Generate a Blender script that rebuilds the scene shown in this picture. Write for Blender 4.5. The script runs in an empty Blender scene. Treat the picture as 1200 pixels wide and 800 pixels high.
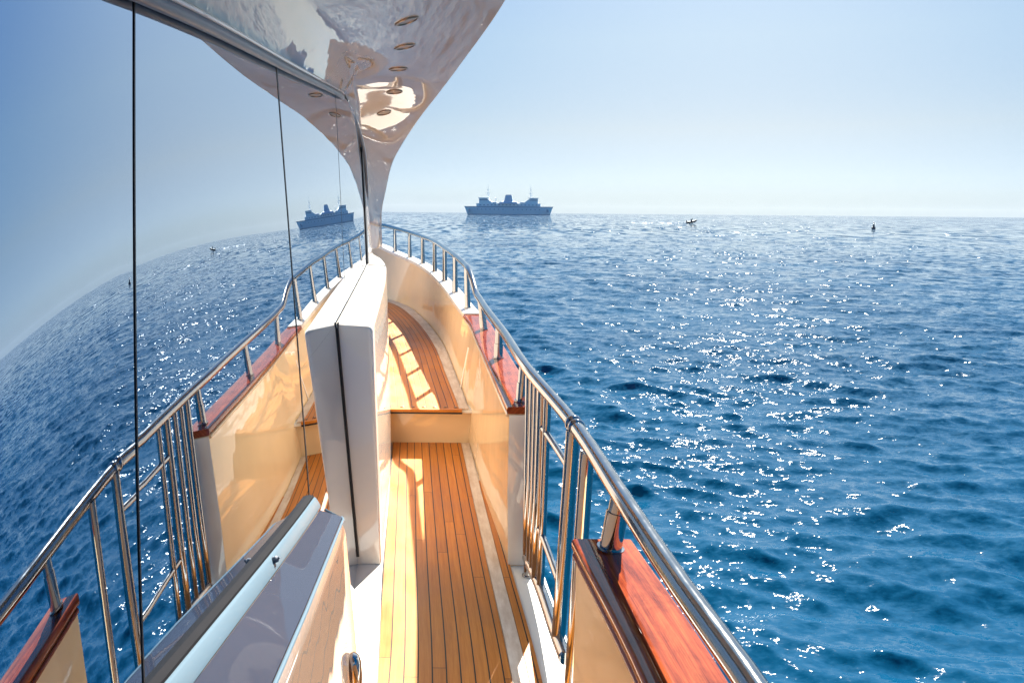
import bpy, bmesh, math, random
import numpy as np
from mathutils import Vector, Matrix

random.seed(4)
SC = bpy.context.scene
COL = SC.collection
CAM_Z = 3.90                      # eye height above the water; all yacht curves are given relative to the eye level
DECK = -1.88
rad = math.radians
SUN_AZ, SUN_EL = 15.0, 36.0

# ------------------------------------------------------------------ materials
def new_mat(name):
    m = bpy.data.materials.new(name); m.use_nodes = True
    nt = m.node_tree
    return m, nt, nt.nodes['Principled BSDF']

def P(bs, **kw):
    for k, v in kw.items():
        bs.inputs[k.replace('_', ' ')].default_value = v

def noise(nt, vec, scale, detail=4, rough=.55, dist=0.):
    n = nt.nodes.new('ShaderNodeTexNoise')
    n.inputs['Scale'].default_value = scale; n.inputs['Detail'].default_value = detail
    n.inputs['Roughness'].default_value = rough; n.inputs['Distortion'].default_value = dist
    if vec is not None: nt.links.new(vec, n.inputs['Vector'])
    return n

def ramp(nt, fac, stops):
    r = nt.nodes.new('ShaderNodeValToRGB')
    e = r.color_ramp.elements
    while len(e) < len(stops): e.new(.5)
    for el, (p, c) in zip(e, stops):
        el.position = p; el.color = (*c, 1) if len(c) == 3 else c
    nt.links.new(fac, r.inputs['Fac'])
    return r

def mapping(nt, vec, scale=(1, 1, 1), rot=(0, 0, 0)):
    m = nt.nodes.new('ShaderNodeMapping')
    m.inputs['Scale'].default_value = scale; m.inputs['Rotation'].default_value = rot
    nt.links.new(vec, m.inputs['Vector'])
    return m

def coords(nt, which='Object'):
    return nt.nodes.new('ShaderNodeTexCoord').outputs[which]

def math_n(nt, op, a, b=None, c=None):
    n = nt.nodes.new('ShaderNodeMath'); n.operation = op
    for i, v in enumerate((a, b, c)):
        if v is None: continue
        if isinstance(v, (int, float)): n.inputs[i].default_value = v
        else: nt.links.new(v, n.inputs[i])
    return n.outputs[0]

def mix_c(nt, fac, a, b, mode='MIX'):
    n = nt.nodes.new('ShaderNodeMix'); n.data_type = 'RGBA'; n.blend_type = mode
    for sock, v in ((n.inputs[0], fac), (n.inputs[6], a), (n.inputs[7], b)):
        if isinstance(v, (int, float)): sock.default_value = v
        elif isinstance(v, tuple): sock.default_value = (*v, 1) if len(v) == 3 else v
        else: nt.links.new(v, sock)
    return n.outputs[2]

def bump(nt, h, strength, dist, bs):
    b = nt.nodes.new('ShaderNodeBump')
    b.inputs['Strength'].default_value = strength; b.inputs['Distance'].default_value = dist
    nt.links.new(h, b.inputs['Height']); nt.links.new(b.outputs[0], bs.inputs['Normal'])

def mat_gelcoat(name, col, rough=.12, coat=.6, wav=.0015, ior=1.5, dirt=.06, coat_ior=1.5):
    m, nt, bs = new_mat(name)
    P(bs, Roughness=.5, IOR=ior, Specular_IOR_Level=.0 if coat > 0 else .3, Coat_Weight=coat, Coat_Roughness=rough*.15, Coat_IOR=coat_ior)
    o = coords(nt)
    n = noise(nt, o, 2.3, 5)
    lo = tuple(c * (1 - dirt) for c in col)
    r = ramp(nt, n.outputs['Fac'], [(.35, lo), (.65, col)])
    nt.links.new(r.outputs[0], bs.inputs['Base Color'])
    w = noise(nt, o, 4.0, 1)
    b = nt.nodes.new('ShaderNodeBump'); b.inputs['Strength'].default_value = 1; b.inputs['Distance'].default_value = wav
    nt.links.new(w.outputs['Fac'], b.inputs['Height'])
    nt.links.new(b.outputs[0], bs.inputs['Coat Normal'])
    nt.links.new(b.outputs[0], bs.inputs['Normal'])
    return m

M = {}
M['white'] = mat_gelcoat('white_gelcoat', (.78, .71, .62), coat=1.0, wav=.0012, coat_ior=1.75)
M['bounce_cream'] = mat_gelcoat('bounce_cream_gelcoat', (.80, .58, .33), rough=.08, coat=1.0, wav=.0022, coat_ior=1.72)  # bulwark white with the teak's warm bounce mixed into the colour
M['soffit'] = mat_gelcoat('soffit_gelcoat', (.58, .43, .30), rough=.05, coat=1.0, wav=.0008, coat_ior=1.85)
M['deckwhite'] = mat_gelcoat('deck_white', (.80, .78, .70), rough=.4, coat=.0, wav=.0005)
M['shade_taupe'] = mat_gelcoat('shade_taupe_gelcoat', (.25, .185, .145), rough=.08, coat=1.0, wav=.0015, coat_ior=1.8)  # locker side: its shade is put into the colour
M['shade_grey'] = mat_gelcoat('shade_grey_gelcoat', (.030, .034, .050), rough=.14, coat=.6, wav=.001)  # shade on the locker top, painted as dark grey
M['sill'] = mat_gelcoat('sill_paint', (.10, .145, .18), rough=.2, coat=.5, wav=.0005)

def mat_steel(name, base, rough, scratch=.05):
    m, nt, bs = new_mat(name)
    P(bs, Metallic=1.0, Base_Color=(*base, 1))
    o = coords(nt)
    n = noise(nt, o, 14, 6)
    r = ramp(nt, n.outputs['Fac'], [(.3, (rough,) * 3), (.75, (rough + scratch,) * 3)])
    nt.links.new(r.outputs[0], bs.inputs['Roughness'])
    n2 = noise(nt, o, 6, 3)
    c = ramp(nt, n2.outputs['Fac'], [(.3, tuple(x * .9 for x in base)), (.7, base)])
    nt.links.new(c.outputs[0], bs.inputs['Base Color'])
    return m
M['steel'] = mat_steel('polished_steel', (.43, .42, .415), .05, .08)
M['lamp'] = mat_steel('lamp_bronze', (.36, .25, .17), .3, .1)

def mat_plain(name, col, rough=.5, spec=.5):
    m, nt, bs = new_mat(name)
    P(bs, Base_Color=(*col, 1), Roughness=rough, Specular_IOR_Level=spec)
    o = coords(nt)
    n = noise(nt, o, 9, 4)
    r = ramp(nt, n.outputs['Fac'], [(.3, tuple(c * .88 for c in col)), (.7, col)])
    nt.links.new(r.outputs[0], bs.inputs['Base Color'])
    return m
M['trim'] = mat_plain('grey_trim_paint', (.10, .12, .15), .4, .35)
M['rubber'] = mat_plain('black_rubber', (.012, .012, .013), .45)
M['dark'] = mat_plain('dark_cavity', (.006, .006, .007), .8)

# mirror-coated cabin glass
def mat_glass():
    m, nt, bs = new_mat('mirror_window_glass')
    P(bs, Metallic=1.0, Base_Color=(.43, .51, .61, 1), Roughness=.0)
    o = coords(nt)
    w = noise(nt, o, 1.6, 1, .4)
    b = nt.nodes.new('ShaderNodeBump'); b.inputs['Strength'].default_value = 1; b.inputs['Distance'].default_value = .0006
    nt.links.new(w.outputs['Fac'], b.inputs['Height']); nt.links.new(b.outputs[0], bs.inputs['Normal'])
    return m
M['glass'] = mat_glass()

# teak planking: UV u = metres across from the outer margin, v = metres along
PLANK = .0585
def mat_teak():
    m, nt, bs = new_mat('teak_deck')
    uv = coords(nt, 'UV')
    sep = nt.nodes.new('ShaderNodeSeparateXYZ'); nt.links.new(uv, sep.inputs[0])
    up = math_n(nt, 'DIVIDE', sep.outputs['X'], PLANK)
    idx = math_n(nt, 'FLOOR', up)
    fr = math_n(nt, 'FRACT', up)
    d = math_n(nt, 'ABSOLUTE', math_n(nt, 'SUBTRACT', fr, .5))
    seam = math_n(nt, 'GREATER_THAN', d, .5 - .050)
    wn = nt.nodes.new('ShaderNodeTexWhiteNoise'); wn.noise_dimensions = '1D'
    nt.links.new(idx, wn.inputs['W'])
    # butt joints, offset plank by plank
    vo = math_n(nt, 'MULTIPLY_ADD', wn.outputs['Value'], 2.1, sep.outputs['Y'])
    vp = math_n(nt, 'DIVIDE', vo, 2.1)
    bidx = math_n(nt, 'FLOOR', vp)
    bd = math_n(nt, 'ABSOLUTE', math_n(nt, 'SUBTRACT', math_n(nt, 'FRACT', vp), .5))
    butt = math_n(nt, 'GREATER_THAN', bd, .4992)
    seam = math_n(nt, 'MAXIMUM', seam, butt)
    wn2 = nt.nodes.new('ShaderNodeTexWhiteNoise'); wn2.noise_dimensions = '2D'
    cmb = nt.nodes.new('ShaderNodeCombineXYZ'); nt.links.new(idx, cmb.inputs[0]); nt.links.new(bidx, cmb.inputs[1])
    nt.links.new(cmb.outputs[0], wn2.inputs['Vector'])
    off = nt.nodes.new('ShaderNodeVectorMath'); off.operation = 'ADD'
    nt.links.new(uv, off.inputs[0])
    sc = nt.nodes.new('ShaderNodeVectorMath'); sc.operation = 'SCALE'; sc.inputs['Scale'].default_value = 7
    nt.links.new(wn2.outputs['Color'], sc.inputs[0]); nt.links.new(sc.outputs[0], off.inputs[1])
    g = noise(nt, mapping(nt, off.outputs[0], (70, 2.2, 1)).outputs[0], 1.0, 7, .65, .3)
    fine = noise(nt, mapping(nt, off.outputs[0], (420, 9, 1)).outputs[0], 1.0, 4, .6)
    blot = noise(nt, mapping(nt, uv, (5, 2.5, 1)).outputs[0], 1.0, 5, .6)
    gr = ramp(nt, g.outputs['Fac'], [(.25, (.38, .118, .013)), (.5, (.52, .185, .025)), (.78, (.62, .255, .046))])
    c = mix_c(nt, .35, gr.outputs[0], ramp(nt, fine.outputs['Fac'], [(.3, (.32, .110, .015)), (.7, (.58, .24, .045))]).outputs[0])
    tone = ramp(nt, wn2.outputs['Value'], [(0, (.80, .76, .72)), (1, (1.12, 1.12, 1.1))])
    c = mix_c(nt, 1.0, c, tone.outputs[0], 'MULTIPLY')
    bt = ramp(nt, blot.outputs['Fac'], [(.3, (.86, .84, .82)), (.7, (1.08, 1.07, 1.06))])
    c = mix_c(nt, 1.0, c, bt.outputs[0], 'MULTIPLY')
    c = mix_c(nt, seam, c, (.018, .014, .012))
    nt.links.new(c, bs.inputs['Base Color'])
    rr = ramp(nt, blot.outputs['Fac'], [(.3, (.34,) * 3), (.7, (.5,) * 3)])
    nt.links.new(rr.outputs[0], bs.inputs['Roughness'])
    h = math_n(nt, 'SUBTRACT', math_n(nt, 'MULTIPLY', fine.outputs['Fac'], .3), math_n(nt, 'MULTIPLY', seam, 1.0))
    P(bs, Specular_IOR_Level=.22)
    bump(nt, h, .5, .0012, bs)
    return m
M['teak'] = mat_teak()

def mat_pale_strip():
    m, nt, bs = new_mat('pale_margin_board')
    uv = coords(nt, 'UV')
    n = noise(nt, mapping(nt, uv, (30, 5, 1)).outputs[0], 1, 6, .65)
    n2 = noise(nt, mapping(nt, uv, (9, 3, 1)).outputs[0], 1, 5, .7)
    r = ramp(nt, n.outputs['Fac'], [(.3, (.56, .44, .33)), (.6, (.70, .61, .50))])
    r2 = ramp(nt, n2.outputs['Fac'], [(.35, (.80, .74, .66)), (.6, (1, 1, 1))])
    nt.links.new(mix_c(nt, 1., r.outputs[0], r2.outputs[0], 'MULTIPLY'), bs.inputs['Base Color'])
    P(bs, Roughness=.45)
    return m
M['pale'] = mat_pale_strip()

def mat_mahogany():
    m, nt, bs = new_mat('varnished_mahogany')
    uv = coords(nt, 'UV')
    g = noise(nt, mapping(nt, uv, (55, 1.6, 1)).outputs[0], 1, 8, .65, .5)
    k = noise(nt, mapping(nt, uv, (12, 5, 1)).outputs[0], 1, 5, .7, .6)
    f = noise(nt, mapping(nt, uv, (300, 5, 1)).outputs[0], 1, 4, .6)
    c = ramp(nt, g.outputs['Fac'], [(.25, (.10, .016, .006)), (.5, (.26, .050, .015)), (.75, (.40, .100, .028))]).outputs[0]
    c2 = ramp(nt, k.outputs['Fac'], [(.34, (.45, .40, .38)), (.55, (1, 1, 1))]).outputs[0]
    c3 = ramp(nt, f.outputs['Fac'], [(.35, (.72, .68, .66)), (.6, (1.05, 1.05, 1.05))]).outputs[0]
    c = mix_c(nt, 1., mix_c(nt, .8, c, c2, 'MULTIPLY'), c3, 'MULTIPLY')
    nt.links.new(c, bs.inputs['Base Color'])
    P(bs, Roughness=.6, Specular_IOR_Level=.0, Coat_Weight=1.0, Coat_Roughness=.01, Coat_IOR=1.6)
    return m
M['mahogany'] = mat_mahogany()

# ------------------------------------------------------------------ mesh helpers
yacht = bpy.data.objects.new('yacht', None); COL.objects.link(yacht)
YO = Vector((-3.3, 4.0, 0.0))
yacht.location = YO
yacht.empty_display_size = .5
yacht['label'] = 'white motor yacht underfoot with mirrored windows, teak side deck and steel rails'
yacht['category'] = 'yacht'

def mk(name, verts, faces, mat, parent=None, uvs=None, smooth=True, sharp=38, bevel=0, dz=CAM_Z, kind=None):
    me = bpy.data.meshes.new(name)
    vs = [(v[0], v[1], v[2] + dz) for v in verts]
    me.from_pydata(vs, [], faces)
    if uvs is not None:
        ul = me.uv_layers.new(name='UVMap')
        for lp in me.loops: ul.data[lp.index].uv = uvs[lp.vertex_index]
    bm = bmesh.new(); bm.from_mesh(me)
    bmesh.ops.recalc_face_normals(bm, faces=bm.faces)
    if bevel:
        es = [e for e in bm.edges if len(e.link_faces) == 2 and e.calc_face_angle(0) > rad(30)]
        bmesh.ops.bevel(bm, geom=es, offset=bevel, segments=3, profile=.5, affect='EDGES', clamp_overlap=True)
    for f in bm.faces: f.smooth = smooth
    for e in bm.edges:
        if len(e.link_faces) == 2 and e.calc_face_angle(0) > rad(sharp): e.smooth = False
    bm.to_mesh(me); bm.free()
    me.materials.append(mat)
    o = bpy.data.objects.new(name, me); COL.objects.link(o)
    if kind: o['kind'] = kind
    if parent is not None:
        o.parent = parent
        off = Vector((0, 0, 0)); p = parent
        while p is not None: off += p.location; p = p.parent
        o.location = -off
    return o

def cr(keys, ts):
    """smooth interpolation of key rows (t, values...)"""
    K = np.array(keys, float); t = K[:, 0]; V = K[:, 1:]
    m = np.gradient(V, t, axis=0)
    ts = np.atleast_1d(np.asarray(ts, float))
    i = np.clip(np.searchsorted(t, ts) - 1, 0, len(t) - 2)
    h = (t[i + 1] - t[i])[:, None]; u = ((ts - t[i])[:, None]) / h
    out = (2*u**3-3*u**2+1)*V[i] + (u**3-2*u**2+u)*h*m[i] + (-2*u**3+3*u**2)*V[i+1] + (u**3-u**2)*h*m[i+1]
    lo = ts < t[0]; hi = ts > t[-1]
    out[lo] = V[0] + m[0] * (ts[lo] - t[0])[:, None]
    out[hi] = V[-1] + m[-1] * (ts[hi] - t[-1])[:, None]
    return out
def c1(keys, y): return float(cr(keys, [y])[0, 0])

def loft(rings, closed=True, caps=True):
    """rings: list of equal-length point lists -> verts, faces"""
    n = len(rings[0]); V = [p for r in rings for p in r]; F = []
    m = n if closed else n - 1
    for a in range(len(rings) - 1):
        for b in range(m):
            c = (b + 1) % n
            F.append((a*n+b, a*n+c, (a+1)*n+c, (a+1)*n+b))
    if caps and closed:
        F.append(tuple(range(n))[::-1]); k = (len(rings)-1)*n
        F.append(tuple(k + i for i in range(n)))
    return V, F

def tube(path, r, seg=20, caps=True):
    pts = [Vector(p) for p in path]; rings = []; up = Vector((0, 0, 1))
    rr = r if isinstance(r, (list, tuple)) else [r] * len(pts)
    tans = []
    for i in range(len(pts)):
        a = pts[max(i-1, 0)]; b = pts[min(i+1, len(pts)-1)]
        tans.append((b-a).normalized())
    n = tans[0].orthogonal().normalized()
    for i, p in enumerate(pts):
        t = tans[i]; n = (n - t * n.dot(t)).normalized(); b = t.cross(n)
        rings.append([p + (n*math.cos(2*math.pi*k/seg) + b*math.sin(2*math.pi*k/seg)) * rr[i] for k in range(seg)])
    return loft(rings, True, caps)

def join(*vf):
    V, F = [], []
    for v, f in vf:
        o = len(V); V += list(v); F += [tuple(i + o for i in q) for q in f]
    return V, F

def box(c, s, rz=0):
    x, y, z = s[0]/2, s[1]/2, s[2]/2; ca, sa = math.cos(rz), math.sin(rz)
    V = [(c[0]+ca*a*x-sa*b*y, c[1]+sa*a*x+ca*b*y, c[2]+d*z) for d in (-1, 1) for a, b in ((-1,-1),(1,-1),(1,1),(-1,1))]
    F = [(3,2,1,0),(4,5,6,7),(0,1,5,4),(1,2,6,5),(2,3,7,6),(3,0,4,7)]
    return V, F

def rounded(poly, idx, r, seg=4):
    """round the corners idx of a closed/open polyline of 3D points"""
    out = []
    n = len(poly)
    for i, p in enumerate(poly):
        p = Vector(p)
        if i in idx:
            a = Vector(poly[i-1]); b = Vector(poly[(i+1) % n])
            da = (a-p); db = (b-p); ra = min(r, da.length*.45); rb = min(r, db.length*.45)
            A = p + da.normalized()*ra; B = p + db.normalized()*rb
            for k in range(seg+1):
                t = k/seg
                out.append(A*(1-t)**2 + p*2*t*(1-t) + B*t*t)
        else: out.append(p)
    return out

# ------------------------------------------------------------------ yacht curves (x, y, z relative to the eye)
GA = [(-3,-.95),(-.8,-.84),(.5,-.716),(.9,-.653),(1.3,-.649),(2.0,-.692),(3.0,-.787),(4.2,-.923),(5.6,-1.093),(7.0,-1.277),(8.5,-1.50),(10,-1.84),(11,-2.3)]
GT = [(-3,.24),(-.8,.25),(.5,.232),(.9,.157),(1.3,.092),(1.7,.067),(2.4,.064),(4.2,.064),(7.0,.066),(11,.066)]
class Spline:
    """natural cubic spline: the glass needs continuous curvature or its reflections kink"""
    def __init__(s, keys):
        s.K = np.array([k[0] for k in keys], float); s.V = np.array([k[1] for k in keys], float)
        n = len(s.K); h = np.diff(s.K); A = np.zeros((n, n)); b = np.zeros(n); A[0, 0] = A[-1, -1] = 1
        for i in range(1, n-1):
            A[i, i-1] = h[i-1]; A[i, i] = 2*(h[i-1]+h[i]); A[i, i+1] = h[i]
            b[i] = 6*((s.V[i+1]-s.V[i])/h[i] - (s.V[i]-s.V[i-1])/h[i-1])
        s.M = np.linalg.solve(A, b)
    def __call__(s, y):
        y = np.clip(np.asarray(y, float), s.K[0], s.K[-1]); i = np.clip(np.searchsorted(s.K, y)-1, 0, len(s.K)-2)
        h = s.K[i+1]-s.K[i]; a = s.K[i+1]-y; b = y-s.K[i]
        return s.M[i]*a**3/(6*h)+s.M[i+1]*b**3/(6*h)+(s.V[i]/h-s.M[i]*h/6)*a+(s.V[i+1]/h-s.M[i+1]*h/6)*b
SA, ST = Spline(GA), Spline(GT)
def XG(y, z): return float(SA(y) - ST(y)*(z + .5))
def XGv(Y, Z): return SA(Y) - ST(Y)*(Z + .5)
ZTOP = [(-2.4,.04),(.1,.29),(1.58,.402),(2.95,.514),(5.23,.73),(6.2,.815),(7.2,.83),(7.8,.76),(8.2,.6),(8.5,.3)]
LEDGE = [(4.05,-.572),(5.5,-.515),(7,-.468),(9,-.44),(11,-.42)]
LOCK = [(-2,-.55),(0,-.68),(1.37,-.855),(2.74,-1.046),(4,-1.2)]
XIN = [(-3,.42),(-1,.40),(0,.375),(1.0,.345),(1.62,.303),(2.35,.206),(4.05,-.012),(5.2,-.145),(6.4,-.285),(7.2,-.385),(7.9,-.53),(8.8,-.715),(9.7,-.905),(10.6,-1.115),(11.5,-1.375),(12.3,-1.665),(13.0,-1.99),(13.6,-2.35),(14.2,-2.85),(14.5,-3.3)]
ZCAP = [(-3,-1.0),(4.05,-1.0),(6.4,-.995),(7.5,-.97),(7.9,-.95),(8.8,-.885),(9.7,-.835),(10.6,-.79),(11.5,-.745),(12.3,-.705),(13,-.65),(13.6,-.56),(14.5,-.5)]
XBASE = [(-3,.40),(1.6,.30),(2.35,.20),(4.05,-.012),(5.2,-.19),(6.33,-.345),(7.41,-.52),(8.86,-.76),(9.9,-.985),(10.9,-1.25),(12,-1.64),(12.55,-1.96),(13.2,-2.45),(13.6,-2.9),(13.8,-3.3)]
STRIPE = [(-3,.12),(0,.14),(1.5,.12),(2.96,.012),(4.05,-.125),(5.2,-.272),(6.33,-.414)]
BOXX = [(4.05,-.694),(5.2,-.832),(6.28,-.975),(7.2,-1.12),(8.0,-1.29),(9,-1.60),(10,-2.0),(11,-2.55),(11.6,-3.1)]
def FZ(y): return -1.58 + .034 * max(0, y - 6.33)

# ------------------------------------------------------------------ cabin windows
J = [(-2.6, 0.), (1.325, .31), (2.815, .137), (4.62, .43), (7.03, 1.0)]   # seam: y at z=-.5, rake
def seam(k, z): return J[k][0] + J[k][1] * (z + .5)
GAP = .0035
win = None
def pane(k, zb, y0=None, y1=None, nx=36, nz=30):
    L = lambda z: (seam(k, z) + GAP) if y0 is None else y0
    Rr = lambda z: (seam(k+1, z) - GAP) if y1 is None else y1
    Yg = np.zeros((nx+1, nz+1)); Zg = np.zeros_like(Yg)
    for i in range(nx+1):
        a = i/nx
        for j in range(nz+1):
            b = j/nz
            z = 0.
            for _ in range(6):
                y = L(z)*(1-a) + Rr(z)*a
                z = zb(y)*(1-b) + c1(ZTOP, y)*b
            Yg[i, j] = y; Zg[i, j] = z
    Xg = XGv(Yg, Zg)
    return Xg, Yg, Zg
def shell(Xg, Yg, Zg, d=.008):
    nx, nz = Xg.shape
    V = [(Xg[i,j], Yg[i,j], Zg[i,j]) for i in range(nx) for j in range(nz)]
    N = len(V)
    V += [(x-d, y, z) for x, y, z in V]
    q = lambda i, j: i*nz+j
    F = []
    for i in range(nx-1):
        for j in range(nz-1):
            F.append((q(i,j), q(i+1,j), q(i+1,j+1), q(i,j+1)))
            F.append((N+q(i,j), N+q(i,j+1), N+q(i+1,j+1), N+q(i+1,j)))
    for i in range(nx-1):
        for j in (0, nz-1): F.append((q(i,j), q(i+1,j), N+q(i+1,j), N+q(i,j)))
    for j in range(nz-1):
        for i in (0, nx-1): F.append((q(i,j), q(i,j+1), N+q(i,j+1), N+q(i,j)))
    return V, F
lock_b = lambda y: c1(LOCK, y) - .002
ledge_b = lambda y: c1(LEDGE, max(y, 4.05)) + .006
mk('window_pane', *shell(*pane(0, lock_b, nx=70)), M['glass'], yacht, sharp=60)
mk('window_pane', *shell(*pane(1, lock_b, nx=50)), M['glass'], yacht, sharp=60)
up = shell(*pane(2, ledge_b, nx=44))
# the door glass runs on down to the side deck between the locker and the coaming
yy = np.linspace(2.80, 4.035, 16); g = np.linspace(0, 1, 16)
Yl, Gl = np.meshgrid(yy, g, indexing='ij')
Zt = np.array([ledge_b(y) - .0005 for y in yy])[:, None]
Zl = (DECK + .02) * (1-Gl) + Zt * Gl
Yl = Yl + 0.0
for i in range(16):
    for j in range(16):
        lo = seam(2, Zl[i, j]) + GAP
        Yl[i, j] = lo + (4.035 - lo) * i/15
low = shell(XGv(Yl, Zl), Yl, Zl)
dp = mk('door_pane', *join(up, low), M['glass'], yacht, sharp=60)
mk('window_pane', *shell(*pane(3, ledge_b, nx=50)), M['glass'], yacht, sharp=60)

# dark seams and the cabin wall behind the glass
def wall_back():
    Y = np.linspace(-2.8, 11, 110); G = np.linspace(0, 1, 14)
    Yg, Gg = np.meshgrid(Y, G, indexing='ij')
    zt = np.array([c1(ZTOP, min(y, 8.2)) + .1 for y in Y])[:, None]
    Zg = DECK + (zt - DECK) * Gg
    Xg = XGv(Yg, Zg) - .018
    return shell(Xg, Yg, Zg, .05)
mk('cabin_wall', *wall_back(), M['dark'], yacht)
def seam_strip(k, zb, zt, w=.006, out=.002):
    pts = []
    for z in np.linspace(zb, zt, 26):
        y = seam(k, z); pts.append((XG(y, z) + out, y, z))
    V = []; F = []
    for x, y, z in pts: V += [(x, y-w, z), (x, y+w, z), (x-.016, y+w, z), (x-.016, y-w, z)]
    for i in range(len(pts)-1):
        for b in range(4): F.append((4*i+b, 4*i+(b+1) % 4, 4*i+4+(b+1) % 4, 4*i+4+b))
    F += [(3,2,1,0), tuple(4*(len(pts)-1)+i for i in range(4))]
    return V, F
mk('window_gasket', *seam_strip(1, c1(LOCK, 1.2)+.0, c1(ZTOP, 1.6), .0022), M['rubber'], yacht)
mk('window_gasket', *seam_strip(2, c1(LOCK, 2.74)+.01, c1(ZTOP, 2.95), .005), M['rubber'], yacht)
mk('window_gasket', *seam_strip(3, c1(LEDGE, 4.6)+.008, c1(ZTOP, 5.2), .003, .001), M['rubber'], yacht)
mk('window_gasket', *seam_strip(4, c1(LEDGE, 7.0)+.006, .70, .026, .012), M['rubber'], yacht)
# gasket along the ledge, from the coaming's aft face forward, and up that face
gp = [(XG(y, c1(LEDGE, y)) + .008, y, c1(LEDGE, y) + .006) for y in np.linspace(4.04, 7.0, 24)]
gp = [(XG(4.036, z) + .004, 4.036, z) for z in np.linspace(DECK + .05, -.60, 20)] + gp
mk('window_gasket', *tube(gp, .0045, 10), M['rubber'], yacht)

# white cabin side ahead of the last pane
def side_fwd():
    rows = []
    for z0 in np.linspace(0, 1, 24):
        row = []
        for a in np.linspace(0, 1, 26):
            zt = .9; zb = -.50
            z = zb + (zt-zb)*z0
            y = (seam(4, z) + .03)*(1-a) + 11.0*a
            row.append((XG(y, z) + .004 + .0*a, y, z))
        rows.append(row)
    V = [p for r in rows for p in r]; n = 26; F = []
    for i in range(23):
        for j in range(n-1): F.append((i*n+j, i*n+j+1, (i+1)*n+j+1, (i+1)*n+j))
    N = len(V); V += [(x-.014, y, z) for x, y, z in V]
    F += [tuple(N+i for i in f[::-1]) for f in F]
    return V, F
mk('cabin_front', *side_fwd(), M['white'], yacht)

# ------------------------------------------------------------------ flybridge overhang
EI = [ # t,  edge xyz,              inner (window head) xyz
 (-2, .36,-2.4,1.22,   XG(-2.4,.05)+.01,-2.4,.05),
 (-.2,.32,-.2,1.22,   XG(.1,.29)+.012,.1,.300),
 (1,  .25,1.6,1.21,    XG(1.58,.389)+.012,1.58,.405),
 (2,  .09,3.4,1.17,    XG(2.95,.514)+.012,2.95,.520),
 (3, -.05,4.5,1.125,   XG(4.2,.63)+.012,4.2,.638),
 (4, -.388,6.0,1.055,  XG(5.23,.73)+.012,5.23,.738),
 (5, -.665,7.1,.985,   -1.305,6.2,.825),
 (6, -.93,8.0,.885,    -1.400,7.1,.822),
 (7, -1.20,8.75,.70,   -1.470,7.75,.745),
 (8, -1.395,9.25,.50,  -1.518,8.25,.57),
 (9, -1.566,9.85,.226,   -1.592,8.75,.28),
 (10,-1.672,10.2,.0,     -1.643,9.0,.06),
 (11,-1.745,10.6,-.25,   -1.716,9.4,-.20),
 (12,-1.79,10.9,-.485,   -1.775,9.7,-.46)]
ts = np.linspace(-2, 12, 155)
def edge_inner(t):
    r = cr(EI, [t])[0]
    k = max(0., min(1., (t - 3.2)/2.0)); k = k*k*(3-2*k)
    z = (c1(ZTOP, r[4]) + .006)*(1-k) + r[5]*k
    return Vector(r[:3]), Vector(((XG(r[4], z) + .014)*(1-k) + r[3]*k, r[4], z))
rings = []
for t in ts:
    E, I = edge_inner(t)
    k = max(0., min(1., (7.6 - t)/3.6)); k = k*k*(3-2*k)
    B = I + Vector((.10*k, .0, .185*k)) + (E-I)*.02
    C = B + Vector(((E.x-B.x)*.36, (E.y-B.y)*.40, 0)); C.z = B.z + (E.z-B.z)*.5 + .09*k
    sec = [I.lerp(B, q/6) for q in range(6)]
    for q in range(0, 25):
        s = q/24
        sec.append(B*(1-s)**2 + C*2*s*(1-s) + E*s*s)
    ke = max(0., min(1., (9.6 - t)/3.5)); ke = ke*ke*(3-2*ke)
    o = Vector((.012, .01, .012))
    sec += [E + o*1.0 + Vector((0, 0, .02*ke)), E + o + Vector((-.0, 0, .055*ke+.01)), E + Vector((-.02, .02, .085*ke+.02)), E + Vector((-.07, .05, .11*ke+.03))]
    T = I + Vector((-.35, .15, .62*ke + .05)); T.z = max(T.z, E.z + .11*ke + .03)
    if ke < .3: T = I.lerp(E, .5) + Vector((-.12, .22, .02))
    sec += [(E + Vector((-.07,.05,.11*ke+.03))).lerp(T, .5), T, I + Vector((-.06, .03, .02))]
    rings.append(sec)
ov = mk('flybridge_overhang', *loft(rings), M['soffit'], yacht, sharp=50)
# trim strip along the head of the windows, running down round their forward end
tp = [edge_inner(t)[1] + Vector((.010, -.004, -.012)) for t in ts]
mk('window_trim', *tube(tp, .016, 14), M['trim'], yacht)
mk('trim_bead', *tube([p + Vector((.012, 0, .017)) for p in tp], .006, 8), M['white'], yacht)

def soffit_point(t, s):
    E, I = edge_inner(t)
    k = max(0., min(1., (7.6 - t)/3.6)); k = k*k*(3-2*k)
    B = I + Vector((.10*k, .0, .185*k)) + (E-I)*.02
    C = B + Vector(((E.x-B.x)*.36, (E.y-B.y)*.40, 0)); C.z = B.z + (E.z-B.z)*.5 + .09*k
    return B*(1-s)**2 + C*2*s*(1-s) + E*s*s
def lamp_at(px_dir):
    # nearest soffit point on the line of sight direction (x/y, z/y) -> fixed place on the soffit
    best = None
    for t in np.linspace(1.5, 8.5, 141):
        for s in np.linspace(.05, .97, 70):
            p = soffit_point(t, s)
            e = abs(p.x/p.y - px_dir[0]) + abs(p.z/p.y - px_dir[1])
            if best is None or e < best[0]: best = (e, t, s)
    return best
LAMPS = []   # (t, s) on the soffit
for d in [(-.1297,.2252), (-.1311,.196), (-.1397,.1694), (-.1453,.1435), (-.1581,.1184)]:
    LAMPS.append(lamp_at(d)[1:])
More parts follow.
